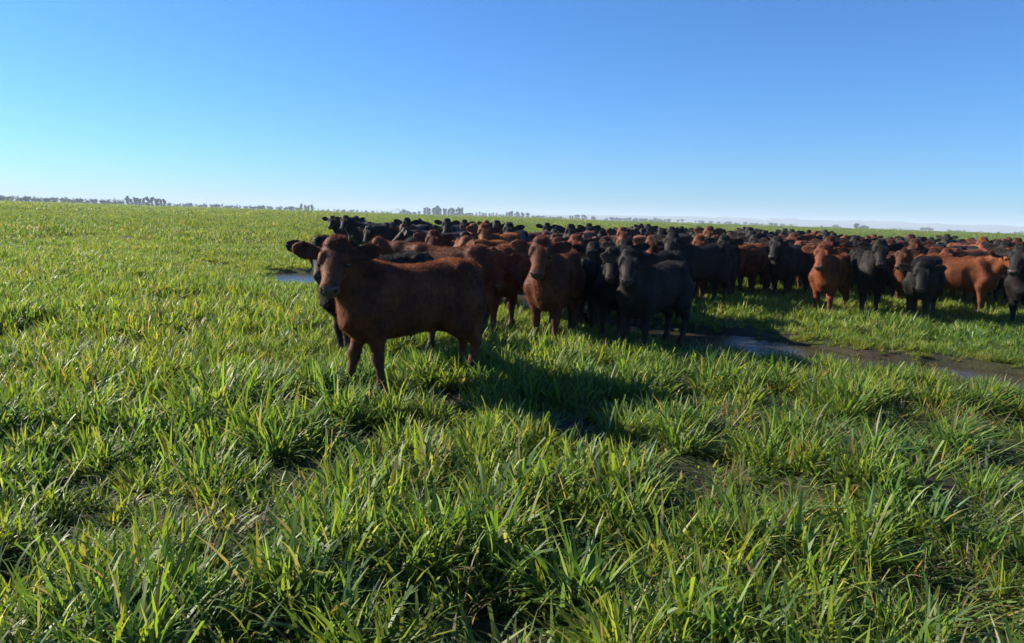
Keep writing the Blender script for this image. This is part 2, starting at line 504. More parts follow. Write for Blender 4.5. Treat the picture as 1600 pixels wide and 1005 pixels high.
# ------------------------------------------------------------------ ground, puddles
# puddles: chains of (x, y, radius) on the ground
def chain(pix, rad):
    return [(*ground_at(px, py)[:2], r) for (px, py), r in zip(pix, rad)]
PUDDLES = [
    chain([(950, 502), (1030, 515), (1110, 524), (1190, 534), (1260, 543), (1340, 556), (1430, 567), (1520, 578), (1640, 590), (1800, 612)],
          [0.55, 0.75, 0.85, 0.66, 0.42, 0.34, 0.36, 0.36, 0.45, 0.4]),
    chain([(446, 425), (466, 427), (500, 432), (560, 440)], [0.4, 0.75, 1.1, 1.0]),
    chain([(310, 410), (345, 413)], [0.35, 0.3]),
    chain([(765, 466), (830, 470), (900, 482)], [1.0, 1.1, 0.8]),
]
WATER_Z = -0.08

def puddle_d(x, y):
    """signed distance (m) to the nearest puddle edge, negative inside"""
    d = np.full(np.shape(x), 99.0)
    wob = (noise2(x * 1.3 + 40, y * 1.3, 3) - 0.5) * 0.55 + (noise2(x * 4.1, y * 4.1 + 9, 4) - 0.5) * 0.22
    for ch in PUDDLES:
        for (x0, y0, r0), (x1, y1, r1) in zip(ch, ch[1:]):
            dx, dy = x1 - x0, y1 - y0
            tt = np.clip(((x - x0) * dx + (y - y0) * dy) / (dx * dx + dy * dy + 1e-9), 0, 1)
            d = np.minimum(d, np.hypot(x - x0 - tt * dx, y - y0 - tt * dy) - (r0 + (r1 - r0) * tt))
    return d + wob

def height(x, y):
    r = np.hypot(x, y)
    fade = np.clip(1.3 - r / 60.0, 0, 1)
    z = ((noise2(x * 0.9, y * 0.9, 1) - 0.5) * 0.10 + (noise2(x * 2.7, y * 2.7, 2) - 0.5) * 0.07 + (noise2(x * 7.5, y * 7.5, 5) - 0.5) * 0.04) * fade
    d = puddle_d(x, y)
    s = np.clip((0.35 - d) / 0.6, 0, 1); s = s * s * (3 - 2 * s)
    return z * (0.15 + 0.85 * np.clip((d - 0.4) / 1.8, 0, 1)) - 0.20 * s

def build_ground():
    na = 540
    rad = [0.0]
    r = 0.35
    while r < 9000:
        rad.append(r); r *= 1.018 if r < 60 else 1.10
    rad = np.array(rad[1:])
    ang = np.linspace(0, 2 * np.pi, na, endpoint=False)
    X = rad[:, None] * np.sin(ang); Y = rad[:, None] * np.cos(ang)
    Z = height(X, Y)
    V = np.stack([X, Y, Z], -1).reshape(-1, 3)
    nr = len(rad)
    i, j = np.meshgrid(np.arange(nr - 1), np.arange(na), indexing='ij')
    a = i * na + j; b = i * na + (j + 1) % na
    Fq = np.stack([a, a + na, b + na, b], -1).reshape(-1, 4)[:, ::-1]
    V = np.concatenate([V, [[0, 0, float(height(np.array(0.0), np.array(0.0)))]]])
    c = len(V) - 1
    me = bpy.data.meshes.new('ground')
    faces = [tuple(q) for q in Fq.tolist()] + [(c, (k + 1) % na, k) for k in range(na)]
    me.from_pydata(V.tolist(), [], faces)
    me.polygons.foreach_set('use_smooth', np.ones(len(me.polygons), dtype=bool))
    # soil close by, sward where single blades can no longer be told apart
    t = NT('field_soil')
    geo = t.n('NewGeometry').outputs['Position']
    ln = t.n('VectorMath', operation='LENGTH'); t.put(ln.inputs[0], geo)
    far = t.n('MapRange'); far.inputs[1].default_value = 60; far.inputs[2].default_value = 320
    t.put(far.inputs[0], ln.outputs['Value'])
    n1 = t.noise(1.6, 5, 0.6, geo); n2 = t.noise(14, 4, 0.65, geo); n3 = t.noise(0.05, 4, 0.6, geo); n4 = t.noise(0.9, 3, 0.5, geo)
    soil = t.ramp(n2, [(0.25, (0.012, 0.009, 0.006)), (0.6, (0.028, 0.021, 0.014)), (0.85, (0.06, 0.047, 0.030))])
    litter = t.ramp(n1, [(0.35, (0.018, 0.030, 0.008)), (0.7, (0.040, 0.044, 0.014))])
    near = t.mix(t.ramp(n4, [(0.40, (0, 0, 0)), (0.62, (1, 1, 1))]), soil, litter)
    sward = t.ramp(n3, [(0.3, (0.062, 0.106, 0.026)), (0.55, (0.082, 0.122, 0.032)), (0.75, (0.098, 0.122, 0.038))])
    # ploughed and fallow strips beyond the pasture
    sp = t.n('SeparateXYZ'); t.put(sp.inputs[0], geo)
    strip = t.n('MapRange'); strip.inputs[1].default_value = 820; strip.inputs[2].default_value = 860
    t.put(strip.inputs[0], sp.outputs[1])
    col = t.mix(far.outputs[0], near, sward)
    col = t.mix(strip.outputs[0], col, (0.14, 0.115, 0.07, 1))
    p = t.n('BsdfPrincipled'); t.put(p.inputs['Base Color'], col)
    p.inputs['Roughness'].default_value = 0.85
    p.inputs['Specular IOR Level'].default_value = 0.2
    bm = t.n('Bump'); bm.inputs['Strength'].default_value = 0.7; bm.inputs['Distance'].default_value = 0.03
    t.put(bm.inputs['Height'], t.math('ADD', n2, n1)); t.put(p.inputs['Normal'], bm.outputs[0])
    me.materials.append(t.surf(p.outputs[0]))
    o = link('ground', me)
    tag(o, 'dark trampled soil of the flat green pasture', 'ground', kind='structure')
build_ground()

def water_material():
    t = NT('puddle_water')
    geo = t.n('NewGeometry').outputs['Position']
    p = t.n('BsdfPrincipled')
    t.put(p.inputs['Base Color'], t.ramp(t.noise(1.2, 3, 0.6, geo), [(0.35, (0.020, 0.016, 0.011)), (0.7, (0.055, 0.042, 0.028))]))
    p.inputs['Roughness'].default_value = 0.07
    p.inputs['IOR'].default_value = 1.33
    p.inputs['Specular IOR Level'].default_value = 0.6
    bm = t.n('Bump'); bm.inputs['Strength'].default_value = 0.6; bm.inputs['Distance'].default_value = 0.014
    t.put(bm.inputs['Height'], t.noise(18, 3, 0.5, geo)); t.put(p.inputs['Normal'], bm.outputs[0])
    return t.surf(p.outputs[0])
WATER = water_material()
for ch, lab in zip(PUDDLES, ('long muddy puddle winding through the grass in front of the herd', 
                             'bright pool of water reflecting the sky behind the front red cow', 'tiny wet patch in the open grass beyond the bright pool',
                             'brown muddy puddle between the red calf and the herd')):
    # a level sheet inside the hollow's rim
    pts = []
    top_, bot_ = [], []
    n = len(ch)
    for i, (x, y, r) in enumerate(ch):
        a = np.array(ch[max(i - 1, 0)][:2]); b = np.array(ch[min(i + 1, n - 1)][:2])
        d = (b - a) / (np.linalg.norm(b - a) + 1e-9); nrm = np.array((-d[1], d[0]))
        ext = -d if i == 0 else (d if i == n - 1 else d * 0)
        c0 = np.array((x, y)) + ext * (r + 0.7)
        top_.append(c0 + nrm * (r + 0.75)); bot_.append(c0 - nrm * (r + 0.75))
    vv = [(q[0], q[1], WATER_Z) for q in top_] + [(q[0], q[1], WATER_Z) for q in bot_]
    ff = [(i, n + i, n + i + 1, i + 1) for i in range(n - 1)]
    me = mesh_from('puddle', vv, ff, WATER)
    if me.polygons[0].normal.z < 0: me.flip_normals()
    tag(link('puddle', me), lab, 'puddle', kind='structure')

# ------------------------------------------------------------------ far ridge
def build_ridge():
    vv, ff = [], []
    n = 420
    for i in range(n + 1):
        a = R(-4 + 64 * i / n); k = i * 160 / n
        D = 5200
        hgt = 50 * min(1, k / 60 + 0.25) * (0.76 + 0.22 * float(noise2(np.array(k * 0.22), np.array(3.0), 8)) + 0.14 * float(noise2(np.array(k * 0.9), np.array(7.0), 9)) + 0.10 * float(noise2(np.array(k * 2.4), np.array(5.0), 10)))
        for (dd, hh) in ((0, -2), (350, hgt * 0.75), (600, hgt), (1500, -2)):
            vv.append(((D + dd) * math.sin(a), (D + dd) * math.cos(a), hh))
    for i in range(n):
        for k in range(3):
            a = i * 4 + k
            ff.append((a, a + 4, a + 5, a + 1))
    t = NT('ridge_scrub')
    p = t.n('BsdfPrincipled'); p.inputs['Roughness'].default_value = 1.0
    geo = t.n('NewGeometry').outputs['Position']
    t.put(p.inputs['Base Color'], t.ramp(t.noise(0.004, 4, 0.6, geo), [(0.3, (0.04, 0.055, 0.03)), (0.7, (0.09, 0.085, 0.055))]))
    o = link('far_hills', mesh_from('far_hills', vv, ff, t.surf(p.outputs[0]), True))
    if o.data.polygons[1].normal.z < 0: o.data.flip_normals()
    tag(o, 'low blue ridge of hills along the horizon', 'hills', kind='structure')
build_ridge()
# ------------------------------------------------------------------ far trees
def leaf_material(name, lo, hi):
    t = NT(name)
    rnd = t.n('ObjectInfo').outputs['Random']
    tc = t.n('TexCoord').outputs['Object']
    f = t.math('ADD', t.math('MULTIPLY', rnd, 0.5), t.math('MULTIPLY', t.noise(0.6, 2, 0.5, tc), 0.5))
    p = t.n('BsdfPrincipled'); p.inputs['Roughness'].default_value = 0.7
    t.put(p.inputs['Base Color'], t.ramp(f, [(0.25, lo), (0.75, hi)]))
    return t.surf(p.outputs[0])
EUC = leaf_material('eucalyptus_leaves', (0.016, 0.026, 0.013), (0.036, 0.048, 0.024))
TWIG = leaf_material('bare_twigs', (0.026, 0.022, 0.018), (0.045, 0.038, 0.030))
BARK = leaf_material('tree_bark', (0.05, 0.04, 0.03), (0.09, 0.075, 0.06))

def tube(vv, ff, a, b, ra, rb, n=5):
    a, b = np.array(a, float), np.array(b, float)
    d = unit(b - a); s = unit(np.cross(d, (0.31, 0.95, 0.02))); q = np.cross(d, s)
    base = len(vv)
    for c, r_ in ((a, ra), (b, rb)):
        for k in range(n):
            th = 2 * math.pi * k / n
            vv.append(tuple(c + (s * math.cos(th) + q * math.sin(th)) * r_))
    for k in range(n):
        ff.append((base + k, base + (k + 1) % n, base + n + (k + 1) % n, base + n + k))

def tree_proto(kind, seed):
    r = np.random.default_rng(seed)
    tv, tf, cv, cf = [], [], [], []
    def leaf(c, sz):
        a = unit(r.normal(size=3)); b = unit(np.cross(a, r.normal(size=3)))
        i = len(cv)
        cv.extend([tuple(c - a * sz), tuple(c + b * sz * 0.7), tuple(c + a * sz), tuple(c - b * sz * 0.7)])
        cf.append((i, i + 1, i + 2, i + 3))
    if kind == 'eucalyptus':
        Ht = 15.0
        tube(tv, tf, (0, 0, -0.3), (0.2, 0.1, Ht * 0.45), 0.42, 0.28); tube(tv, tf, (0.2, 0.1, Ht * 0.45), (0, 0, Ht * 0.85), 0.28, 0.08)
        for k in range(16):
            th = r.uniform(0, 6.28); zz = Ht * r.uniform(0.10, 0.95); rr = r.uniform(0.3, 3.0) * (1.15 - 0.6 * zz / Ht)
            c = np.array((rr * math.cos(th), rr * math.sin(th), zz))
            tube(tv, tf, (0.1, 0, zz * 0.8), tuple(c), 0.1, 0.03, 4)
            sc = r.uniform(1.0, 1.9)
            for _ in range(55):
                leaf(c + r.normal(size=3) * (sc, sc, sc * 0.8) * 0.62, r.uniform(0.45, 0.95))
    elif kind == 'bush':
        Ht = 5.5
        tube(tv, tf, (0, 0, -0.3), (0, 0, Ht * 0.6), 0.3, 0.1)
        for k in range(9):
            th = r.uniform(0, 6.28); zz = Ht * r.uniform(0.22, 0.85); rr = r.uniform(0.2, 2.8) * (1.1 - 0.55 * zz / Ht)
            c = np.array((rr * math.cos(th), rr * math.sin(th), zz))
            tube(tv, tf, (0, 0, zz * 0.6), tuple(c), 0.08, 0.03, 4)
            for _ in range(60):
                leaf(c + r.normal(size=3) * 0.62, r.uniform(0.3, 0.6))
    else:
        Ht = 10.0
        tube(tv, tf, (0, 0, -0.3), (0, 0, Ht * 0.3), 0.34, 0.26)
        def grow(a, d, L, w, lv):
            b = a + d * L
            tube(tv if lv < 1 else cv, tf if lv < 1 else cf, a, b, w, w * 0.55, 4 if lv < 2 else 3)
            if lv == 3: return
            for _ in range(4 if lv else 6):
                dd = unit(d + r.normal(size=3) * 0.62 + np.array((0, 0, 0.15)))
                grow(a + (b - a) * r.uniform(0.45, 1.0), dd, L * r.uniform(0.55, 0.8), w * 0.6, lv + 1)
        grow(np.array((0, 0, Ht * 0.12)), np.array((0, 0, 1.0)), 3.6, 0.30, 0)
        grow(np.array((0, 0, Ht * 0.10)), unit(np.array((0.5, 0.3, 1.0))), 3.0, 0.24, 0)
    return (mesh_from('trunk', tv, tf, BARK), mesh_from('crown', cv, cf, EUC if kind != 'bare' else TWIG), Ht)

PROTO = {k: [tree_proto(k, 100 * i + 7 * s) for s in range(3)] for i, k in enumerate(('eucalyptus', 'bush', 'bare'))}
TREE_NAME = {'eucalyptus': 'eucalyptus_tree', 'bush': 'bushy_tree', 'bare': 'bare_tree'}

def plant(kind, px, D, hgt, label, group, spread=1.0):
    tm, cm, h0 = PROTO[kind][random.randrange(3)]
    o = link(TREE_NAME[kind], None)
    o.location = at(px, D)
    s = 1.15 * hgt / h0
    o.scale = (s * spread, s * spread, s)
    o.rotation_euler = (0, 0, random.uniform(0, 6.28))
    link('trunk', tm, o); link('crown', cm, o)
    return tag(o, label, 'tree', group)

def row(kind, px0, px1, n, D, hpx, label, group, spread=1.0, jit=0.3):
    for i in range(n):
        px = px0 + (px1 - px0) * (i + 0.5 + random.uniform(-jit, jit)) / n
        d = D * random.uniform(0.97, 1.04)
        plant(kind, px, d, hpx * d / F * random.uniform(0.72, 1.08), label, group, spread)

row('bare', -60, 195, 40, 950, 10.5, 'bare leafless tree in the long hedgerow west of the dark clump', 'hedgerow of bare trees', 1.25)
row('bush', -60, 195, 24, 960, 7.0, 'low dark bush at the foot of the bare hedgerow', 'bushes under the hedgerow', 1.7)
row('eucalyptus', 198, 260, 13, 930, 12.5, 'dense dark tree in the clump that ends the bare hedgerow', 'clump at the hedgerow end')
row('bare', 262, 470, 30, 1250, 7.0, 'small leafless tree in the thin row between two dark clumps', 'thin row of bare trees', 1.3)
row('bush', 262, 470, 20, 1260, 5.2, 'low scrub bush under the thin row of bare trees', 'scrub under the thin row', 1.9)
row('eucalyptus', 468, 490, 4, 1250, 9.5, 'dark tree in the small clump at the end of the thin row', 'small clump of four trees')
row('bare', 495, 615, 16, 1500, 5.0, 'faint leafless tree in the distant low row before the brown copse', 'distant low row', 1.4)
row('bush', 495, 615, 10, 1520, 3.0, 'distant low bush before the brown copse', 'distant low bushes', 2.0)
row('bush', 622, 658, 6, 1400, 5.5, 'rounded tree of the brown copse beside the tall grove', 'brown copse', 1.2)
row('eucalyptus', 662, 724, 15, 1350, 12.5, 'tall tree in the big dark grove on the horizon', 'big dark grove', 0.95)
row('bush', 726, 740, 3, 1500, 5.0, 'low tree just past the big dark grove', 'low trees past the grove', 1.3)
row('eucalyptus', 743, 777, 9, 1900, 6.0, 'hazy tree in the even row past the grove', 'even hazy row', 1.2)
row('bush', 780, 787, 2, 1800, 4.0, 'lone low bush between two tree rows', 'lone low bushes', 1.3)
row('eucalyptus', 791, 828, 10, 1500, 8.5, 'dark tree in the second grove on the horizon', 'second grove', 1.1)
row('bush', 830, 878, 9, 1600, 4.0, 'low hazy bush trailing off the second grove', 'bushes off the second grove', 1.6)
row('eucalyptus', 889, 918, 8, 1800, 6.5, 'bluish tree in the short dense row beside a single round tree', 'short dense row', 1.3)
row('bush', 925, 928, 1, 1500, 8.5, 'single round tree standing apart on the horizon', 'single round tree', 1.0)
row('bush', 946, 1048, 20, 1900, 5.0, 'hazy low tree in the broken row behind the herd', 'broken row behind the herd', 1.5)
row('bare', 1055, 1068, 2, 1250, 7.5, 'wide leafless tree standing alone behind the herd', 'lone leafless trees', 1.6)
row('bare', 1086, 1094, 2, 1700, 5.0, 'pale thin leafless tree far behind the herd', 'pale leafless trees', 1.4)
row('bush', 1096, 1240, 14, 2100, 3.6, 'tiny far bush scattered along the horizon', 'tiny scattered bushes', 2.2)
row('bush', 1283, 1285, 1, 1500, 5.0, 'narrow upright bush on the bare horizon', 'narrow upright bush', 0.8)
row('bush', 1300, 1312, 3, 1900, 4.0, 'faint low bush beside the rounded trio of trees', 'faint low bushes', 1.8)
row('bush', 1336, 1358, 4, 1300, 6.5, 'dark rounded tree in the tight cluster on the horizon', 'tight rounded cluster', 1.3)
row('bush', 1440, 1458, 4, 1700, 5.0, 'far small tree in the cluster past the red flank', 'far small cluster', 1.3)
row('bush', 1478, 1510, 5, 2100, 3.0, 'tiny hazy bush at the end of the field', 'tiny hazy bushes', 2.2)
row('bush', 1582, 1600, 3, 2100, 4.0, 'pale far bush where the field meets the ridge', 'pale far bushes', 1.5)
# ------------------------------------------------------------------ the herd
POSES = {
    'hero': build_cow('cow_body', 55, 41, -46, (-0.07, 0.11, 0.04, -0.05), 0.3, 0.86),
    'up0': build_cow('cow_body', 6, 39, -48, (0.04, -0.05, -0.05, 0.05), 0.6),
    'up1': build_cow('cow_body', 32, 39, -40, (-0.05, 0.05, 0.05, -0.04), -0.5),
    'up2': build_cow('cow_body', 64, 38, -44, (0.02, -0.03, -0.04, 0.05), 0.2, 0.86),
    'mid0': build_cow('cow_body', 10, 10, -58, (0.05, -0.05, 0.0, 0.05), 0.4),
    'mid2': build_cow('cow_body', 50, 8, -60, (-0.02, 0.06, 0.05, -0.06), 0.8, 0.86),
    'low0': build_cow('cow_body', 12, -26, -74, (0.08, -0.08, 0.06, -0.08), -0.6),
    'walk': build_cow('cow_body', 4, 20, -42, (0.14, -0.14, -0.12, 0.10), 0.4),
}
for i, (k, inf) in enumerate(POSES.items()):
    inf['mesh'].materials.append(None)
    inf['coat'] = build_coat(inf, 50000 if k == 'hero' else 26000, 0.029 if k == 'hero' else 0.030, 20 + i)
    inf['coat'].materials.append(None)

def put_cow(px, D, head, col, pose, scale=1.0, label='', group=None, tone=None, flip=None, xy=None):
    """head: compass of the body in degrees (0 = picture right, 180 = left, -90 = to the viewer)"""
    inf = POSES[pose]
    loc = at(px, D) if xy is None else Vector((*xy, 0))
    o = link('cow', inf['mesh'])
    loc.z = float(height(np.array(loc.x), np.array(loc.y))) * 0.6 - 0.015
    o.location = loc
    o.rotation_euler = (0, 0, R(head))
    o.scale = (scale, -scale if flip else scale, scale)
    o.material_slots[0].link = 'OBJECT'
    o.material_slots[0].material = RED if col == 'r' else BLACK
    if col == 'r':
        q = tone if tone else random.uniform(0.5, 1.0)
        o.color = (q, q * random.uniform(0.93, 1.07), q * random.uniform(0.9, 1.1), 1)
    else:
        q = random.uniform(0.8, 1.3)
        o.color = (q * random.uniform(1.0, 1.25), q, q, 1)
    if D < 17:
        for e, d in zip(inf['eyes'], inf['eye_dirs']):
            k = link('eye', EYE_MESH, o)
            k.matrix_local = Matrix.Translation(Vector(e)) @ Vector(d).to_track_quat('Z', 'Y').to_matrix().to_4x4()
        c = link('coat', inf['coat'], o)
        c.color = o.color
        c.material_slots[0].link = 'OBJECT'
        c.material_slots[0].material = RED_HAIR if col == 'r' else BLACK_HAIR
    return tag(o, label, 'cow', group or 'cattle herd on the pasture')

def turn_for(px, D, head, aim=None):
    """which pose turns the face closest to the viewer, and whether it is mirrored"""
    p = at(px, D)
    want = math.degrees(math.atan2(-p.y, -p.x)) if aim is None else aim
    return (want - head + 180) % 360 - 180

def choose(px, D, head, kind):
    d = turn_for(px, D, head)
    fl = d < 0
    a = abs(d)
    if kind == 'u': return ('up0' if a < 20 else 'up1' if a < 48 else 'up2'), fl
    if kind == 'm': return ('mid0' if a < 32 else 'mid2'), fl
    if kind == 'l': return 'low0', fl
    if kind == 'w': return 'walk', fl
    return 'up0', fl

# (px, distance, heading, colour, head carriage, size, label)
NEAR = [
    (634, 6.3, 217, 'r', 'hero', 0.97, 'big dark red cow standing in front of the herd with its pale lit muzzle'),
    (584, 7.9, 220, 'b', 'u', 0.97, 'black cow half hidden behind the big front red cow, looking sideways'),
    (690, 9.6, 165, 'r', 'w', 1.0, 'red cow with sunlit orange back just behind the big front cow'),
    (812, 9.9, 232, 'r', 'm', 1.0, 'red cow peering with lowered head past the rump of the big front cow'),
    (862, 9.0, 254, 'r', 'u', 0.98, 'red calf with sunlit chest standing between big front cow and black calves'),
    (915, 10.4, 78, 'b', 'f', 0.92, 'black calf turned away showing its rump beside the red calf with lit chest'),
    (958, 9.9, 256, 'b', 'u', 0.90, 'black calf squeezed behind the shaggy black calf at the puddle'),
    (1015, 8.8, 228, 'b', 'u', 0.91, 'shaggy black calf at the edge of the long muddy puddle'),
    (805, 11.8, 205, 'r', 'w', 1.0, 'red cow with rim-lit back standing behind the red calf with lit chest'),
    (1013, 11.4, 222, 'b', 'u', 1.0, 'black cow with grey lit face behind the shaggy black calf'),
    (1085, 13.28, 214, 'b', 'u', 1.0, 'black cow with brown-tinged back and grey muzzle behind the shaggy calf'),
    (1107, 16.09, 262, 'r', 'u', 0.96, 'bright ginger calf with lit face hemmed in by black cattle'),
    (1128, 15.01, 250, 'b', 'u', 1.0, 'black cow close beside the bright ginger calf'),
    (1172, 15.91, 234, 'r', 'm', 0.97, 'red calf with drooping head on the grass bank beyond the puddle'),
    (1168, 19.07, 255, 'b', 'u', 1.02, 'black cow looking over the red calf with drooping head'),
    (1228, 15.44, 230, 'b', 'u', 1.0, 'black cow with grey muzzle between the drooping red calf and orange calf'),
    (1292, 13.1, 234, 'r', 'u', 0.95, 'orange red calf with fully sunlit chest on the bank beyond the puddle'),
    (1348, 13.34, 258, 'b', 'u', 1.0, 'black cow with grey sunlit neck next to the orange red calf'),
    (1435, 12.4, 236, 'b', 'm', 0.96, 'black calf with silvery muzzle standing before the long red flank'),
    (1492, 13.69, 328, 'r', 'u', 0.97, 'curly red cow showing its long sunlit flank'),
    (1572, 15.09, 226, 'b', 'u', 1.05, 'tall black cow behind the muzzle of the curly red cow'),
    (1606, 12.17, 218, 'b', 'u', 1.02, 'black cow with grey shaggy neck past the curly red cow'),
    (1240, 19.19, 240, 'r', 'u', 1.0, 'red cow with crinkled brow behind the black cow with grey muzzle'),
    (1262, 17.08, 230, 'r', 'w', 1.0, 'rusty cow pressed behind the orange red calf'),
    (1322, 15.91, 205, 'r', 'u', 1.0, 'red cow looking out between orange calf and black cow with lit neck'),
    (1393, 16.61, 232, 'r', 'u', 1.0, 'red cow in the crush behind the black cow with lit neck'),
    (1440, 16.85, 222, 'r', 'u', 1.0, 'red cow with lit forehead above the black calf with silvery muzzle'),
    (1418, 19.89, 235, 'r', 'u', 1.0, 'dull red cow farther in behind the red cow with lit forehead'),
    (1500, 17.43, 188, 'r', 'w', 1.0, 'red cow seen broadside over the back of the curly red cow'),
    (1522, 16.03, 226, 'b', 'm', 0.96, 'black calf with pale muzzle behind the back of the curly red cow'),
    # left part of the herd
    (682, 13.2, 197, 'b', 'l', 1.0, 'black cow grazing with lowered head behind the sunlit orange back'),
    (733, 12.4, 203, 'r', 'u', 0.96, 'red calf with lit face above the back of the big front cow'),
    (778, 15.6, 240, 'r', 'u', 1.02, 'ginger cow with bright face above the lowered red head'),
    (753, 18.4, 255, 'r', 'u', 1.0, 'dark red cow beside the ginger cow with bright face'),
    (642, 18.6, 255, 'r', 'u', 0.95, 'dark red calf with lit face among black cattle'),
    (738, 15.2, 200, 'b', 'm', 0.95, 'small black calf behind the red calf with lit face'),
    (692, 17.4, 192, 'b', 'w', 1.0, 'black cow seen broadside behind the grazing black cow'),
    (577, 23.8, 200, 'b', 'u', 1.06, 'black cow stepping out at the open end of the herd'),
    (552, 26.0, 205, 'b', 'u', 1.04, 'black cow leading at the open end of the herd'),
    (618, 22.4, 203, 'b', 'm', 1.02, 'black cow with lit face behind the black cow stepping out'),
    (590, 27.5, 190, 'b', 'u', 1.05, 'black cow looking back over the black cow stepping out'),
    (648, 21.8, 252, 'b', 'u', 1.05, 'black cow with wide ears facing out beside the dark red calf'),
    (692, 26.5, 178, 'b', 'f', 1.03, 'black cow standing broadside at the far edge of the herd'),
    (706, 22.2, 262, 'b', 'u', 1.05, 'black cow with wide ears and brownish muzzle'),
    (731, 25.6, 262, 'b', 'u', 1.03, 'black cow with pricked ears at the far edge'),
    (764, 28.5, 262, 'r', 'u', 1.04, 'red cow with only its ears above the ginger cow'),
    (803, 18.2, 258, 'b', 'u', 1.05, 'black cow next to the ginger cow, ears spread wide'),
    (784, 20.6, 250, 'b', 'u', 1.05, 'black cow wedged between ginger cow and black cow'),
    (822, 20.4, 195, 'r', 'm', 1.0, 'red cow with lowered head near the far edge'),
    (832, 13.4, 195, 'b', 'm', 1.0, 'black cow with low lit nose behind the rim-lit red back'),
    (853, 24.5, 265, 'b', 'u', 1.02, 'black cow alone with pricked ears over a red back'),
    (853, 19.0, 12, 'r', 'w', 1.0, 'red cow broadside with lit back below pricked black ears'),
    (884, 13.2, 248, 'r', 'u', 0.98, 'red cow just behind the rump of the turned black calf'),
    (890, 18.6, 262, 'b', 'u', 1.05, 'black cow with broad grey face and wide ears'),
    (932, 12.6, 228, 'r', 'u', 1.05, 'tall ginger cow with streak-lit face amid black cattle'),
    (918, 24.0, 265, 'b', 'u', 1.06, 'black cow high-headed over the tall ginger cow'),
    (985, 17.6, 235, 'r', 'u', 1.04, 'ginger cow with raised lit neck deep in the herd'),
    (1082, 16.2, 262, 'r', 'u', 1.0, 'dusky red cow behind the bright ginger calf'),
    (1098, 20.0, 262, 'r', 'u', 1.06, 'pinkish red cow below the pair of black ears'),
    (1101, 23.5, 262, 'b', 'u', 1.08, 'black cow with high spread ears above the pinkish red cow'),
]
FOOT = []            # occupied spots: (x, y) discs along each body
def discs(x, y, head, sc):
    c, s = math.cos(R(head)), math.sin(R(head))
    return [(x + c * q * sc, y + s * q * sc) for q in (-0.5, 0.0, 0.5)]
def free(x, y, head, sc, rad):
    for (a, b) in discs(x, y, head, sc):
        for (u, v) in FOOT:
            if (a - u) ** 2 + (b - v) ** 2 < rad * rad: return False
    return True

COWS = []
for (px, D, head, col, kind, sc, lab) in NEAR:
    d0 = D
    for k in range(60):                      # nudge along the line of sight until it stands clear of its neighbours
        dd = D * (1 + 0.006 * ((k + 1) // 2) * (1 if k % 2 else -1))
        p = at(px, dd)
        if free(p.x, p.y, head, sc, 0.47): d0 = dd; break
    p = at(px, d0)
    FOOT += discs(p.x, p.y, head, sc)
    if kind == 'hero': pose, fl = 'hero', False
    elif kind == 'f': pose, fl = 'up0', False
    else: pose, fl = choose(px, d0, head, kind)
    tone = 0.9 if kind == 'hero' else 1.3 if 'orange red' in lab else 1.02 if ('ginger' in lab or 'curly' in lab or 'lit chest' in lab) else None  # sunlight on the bright calves is put into a lighter coat colour
    COWS.append(put_cow(px, d0, head, col, pose, sc, lab, tone=tone, flip=fl))

# the packed rest of the herd, standing clear of each other
LAND = [('red calf with lit chest', 868), ('tall ginger cow', 932), ('shaggy black calf', 1022), ('bright ginger calf', 1107), ('drooping red calf', 1172),
        ('grey-muzzled black cow', 1228), ('orange red calf', 1292), ('black cow with lit neck', 1348), ('silver-muzzled black calf', 1432), ('curly red cow', 1492), ('tall black cow', 1566)]
ORD = 'nearest second third fourth fifth sixth seventh eighth ninth tenth eleventh twelfth thirteenth fourteenth fifteenth sixteenth seventeenth eighteenth nineteenth twentieth twenty-first twenty-second twenty-third twenty-fourth twenty-fifth twenty-sixth twenty-seventh twenty-eighth twenty-ninth thirtieth'.split()
FILL = []
edge = [(880, 17), (930, 31), (980, 36), (1040, 38), (1120, 38), (1200, 36), (1300, 34), (1400, 31), (1500, 28), (1620, 25), (1800, 24)]
near_edge = [(880, 16), (930, 15.5), (1000, 13.5), (1150, 16), (1300, 15.5), (1450, 15.0), (1620, 13.5), (1800, 13)]
rf = random.Random(5)
tries, n_fill = 0, 0
while tries < 14000 and n_fill < 175:
    tries += 1
    px = rf.uniform(885, 1660)
    d1 = np.interp(px, *zip(*edge)); d0 = np.interp(px, *zip(*near_edge))
    D = math.sqrt(rf.uniform(d0 * d0, d1 * d1))
    head = 270 - math.degrees(math.atan((px - 800) / F)) + rf.choice([0, 8, -10, -25, -35, -50, -70, -85, -90, 20, 35, 75, 90, 110]) + rf.uniform(-8, 8)
    p = at(px, D)
    sc = rf.uniform(0.88, 1.07)
    if not free(p.x, p.y, head, sc, 0.55): continue
    FOOT += discs(p.x, p.y, head, sc)
    redp = 0.55 if px > 1200 else 0.22
    col = 'r' if rf.random() < redp else 'b'
    kind = rf.choice('uuuuuummwfl')
    a = abs(turn_for(px, D, head))
    if kind == 'f': pose, fl = 'up0', False
    else: pose, fl = choose(px, D, head, kind)
    nm = 'red-brown' if col == 'r' else 'black'
    how = {'u': 'with raised head', 'f': 'holding its head straight', 'm': 'with half-lowered head', 'w': 'in mid-step', 'l': 'with its head right down'}[kind]
    view = 'facing out' if a < 40 else ('standing aslant' if a < 75 else 'standing broadside')
    o = put_cow(px, D, head, col, pose, sc, '-', group=f'{nm} cattle packed in the herd', flip=fl)
    COWS.append(o)
    FILL.append((min(range(len(LAND)), key=lambda q: abs(LAND[q][1] - px)), col, D, o, nm, how))
    n_fill += 1
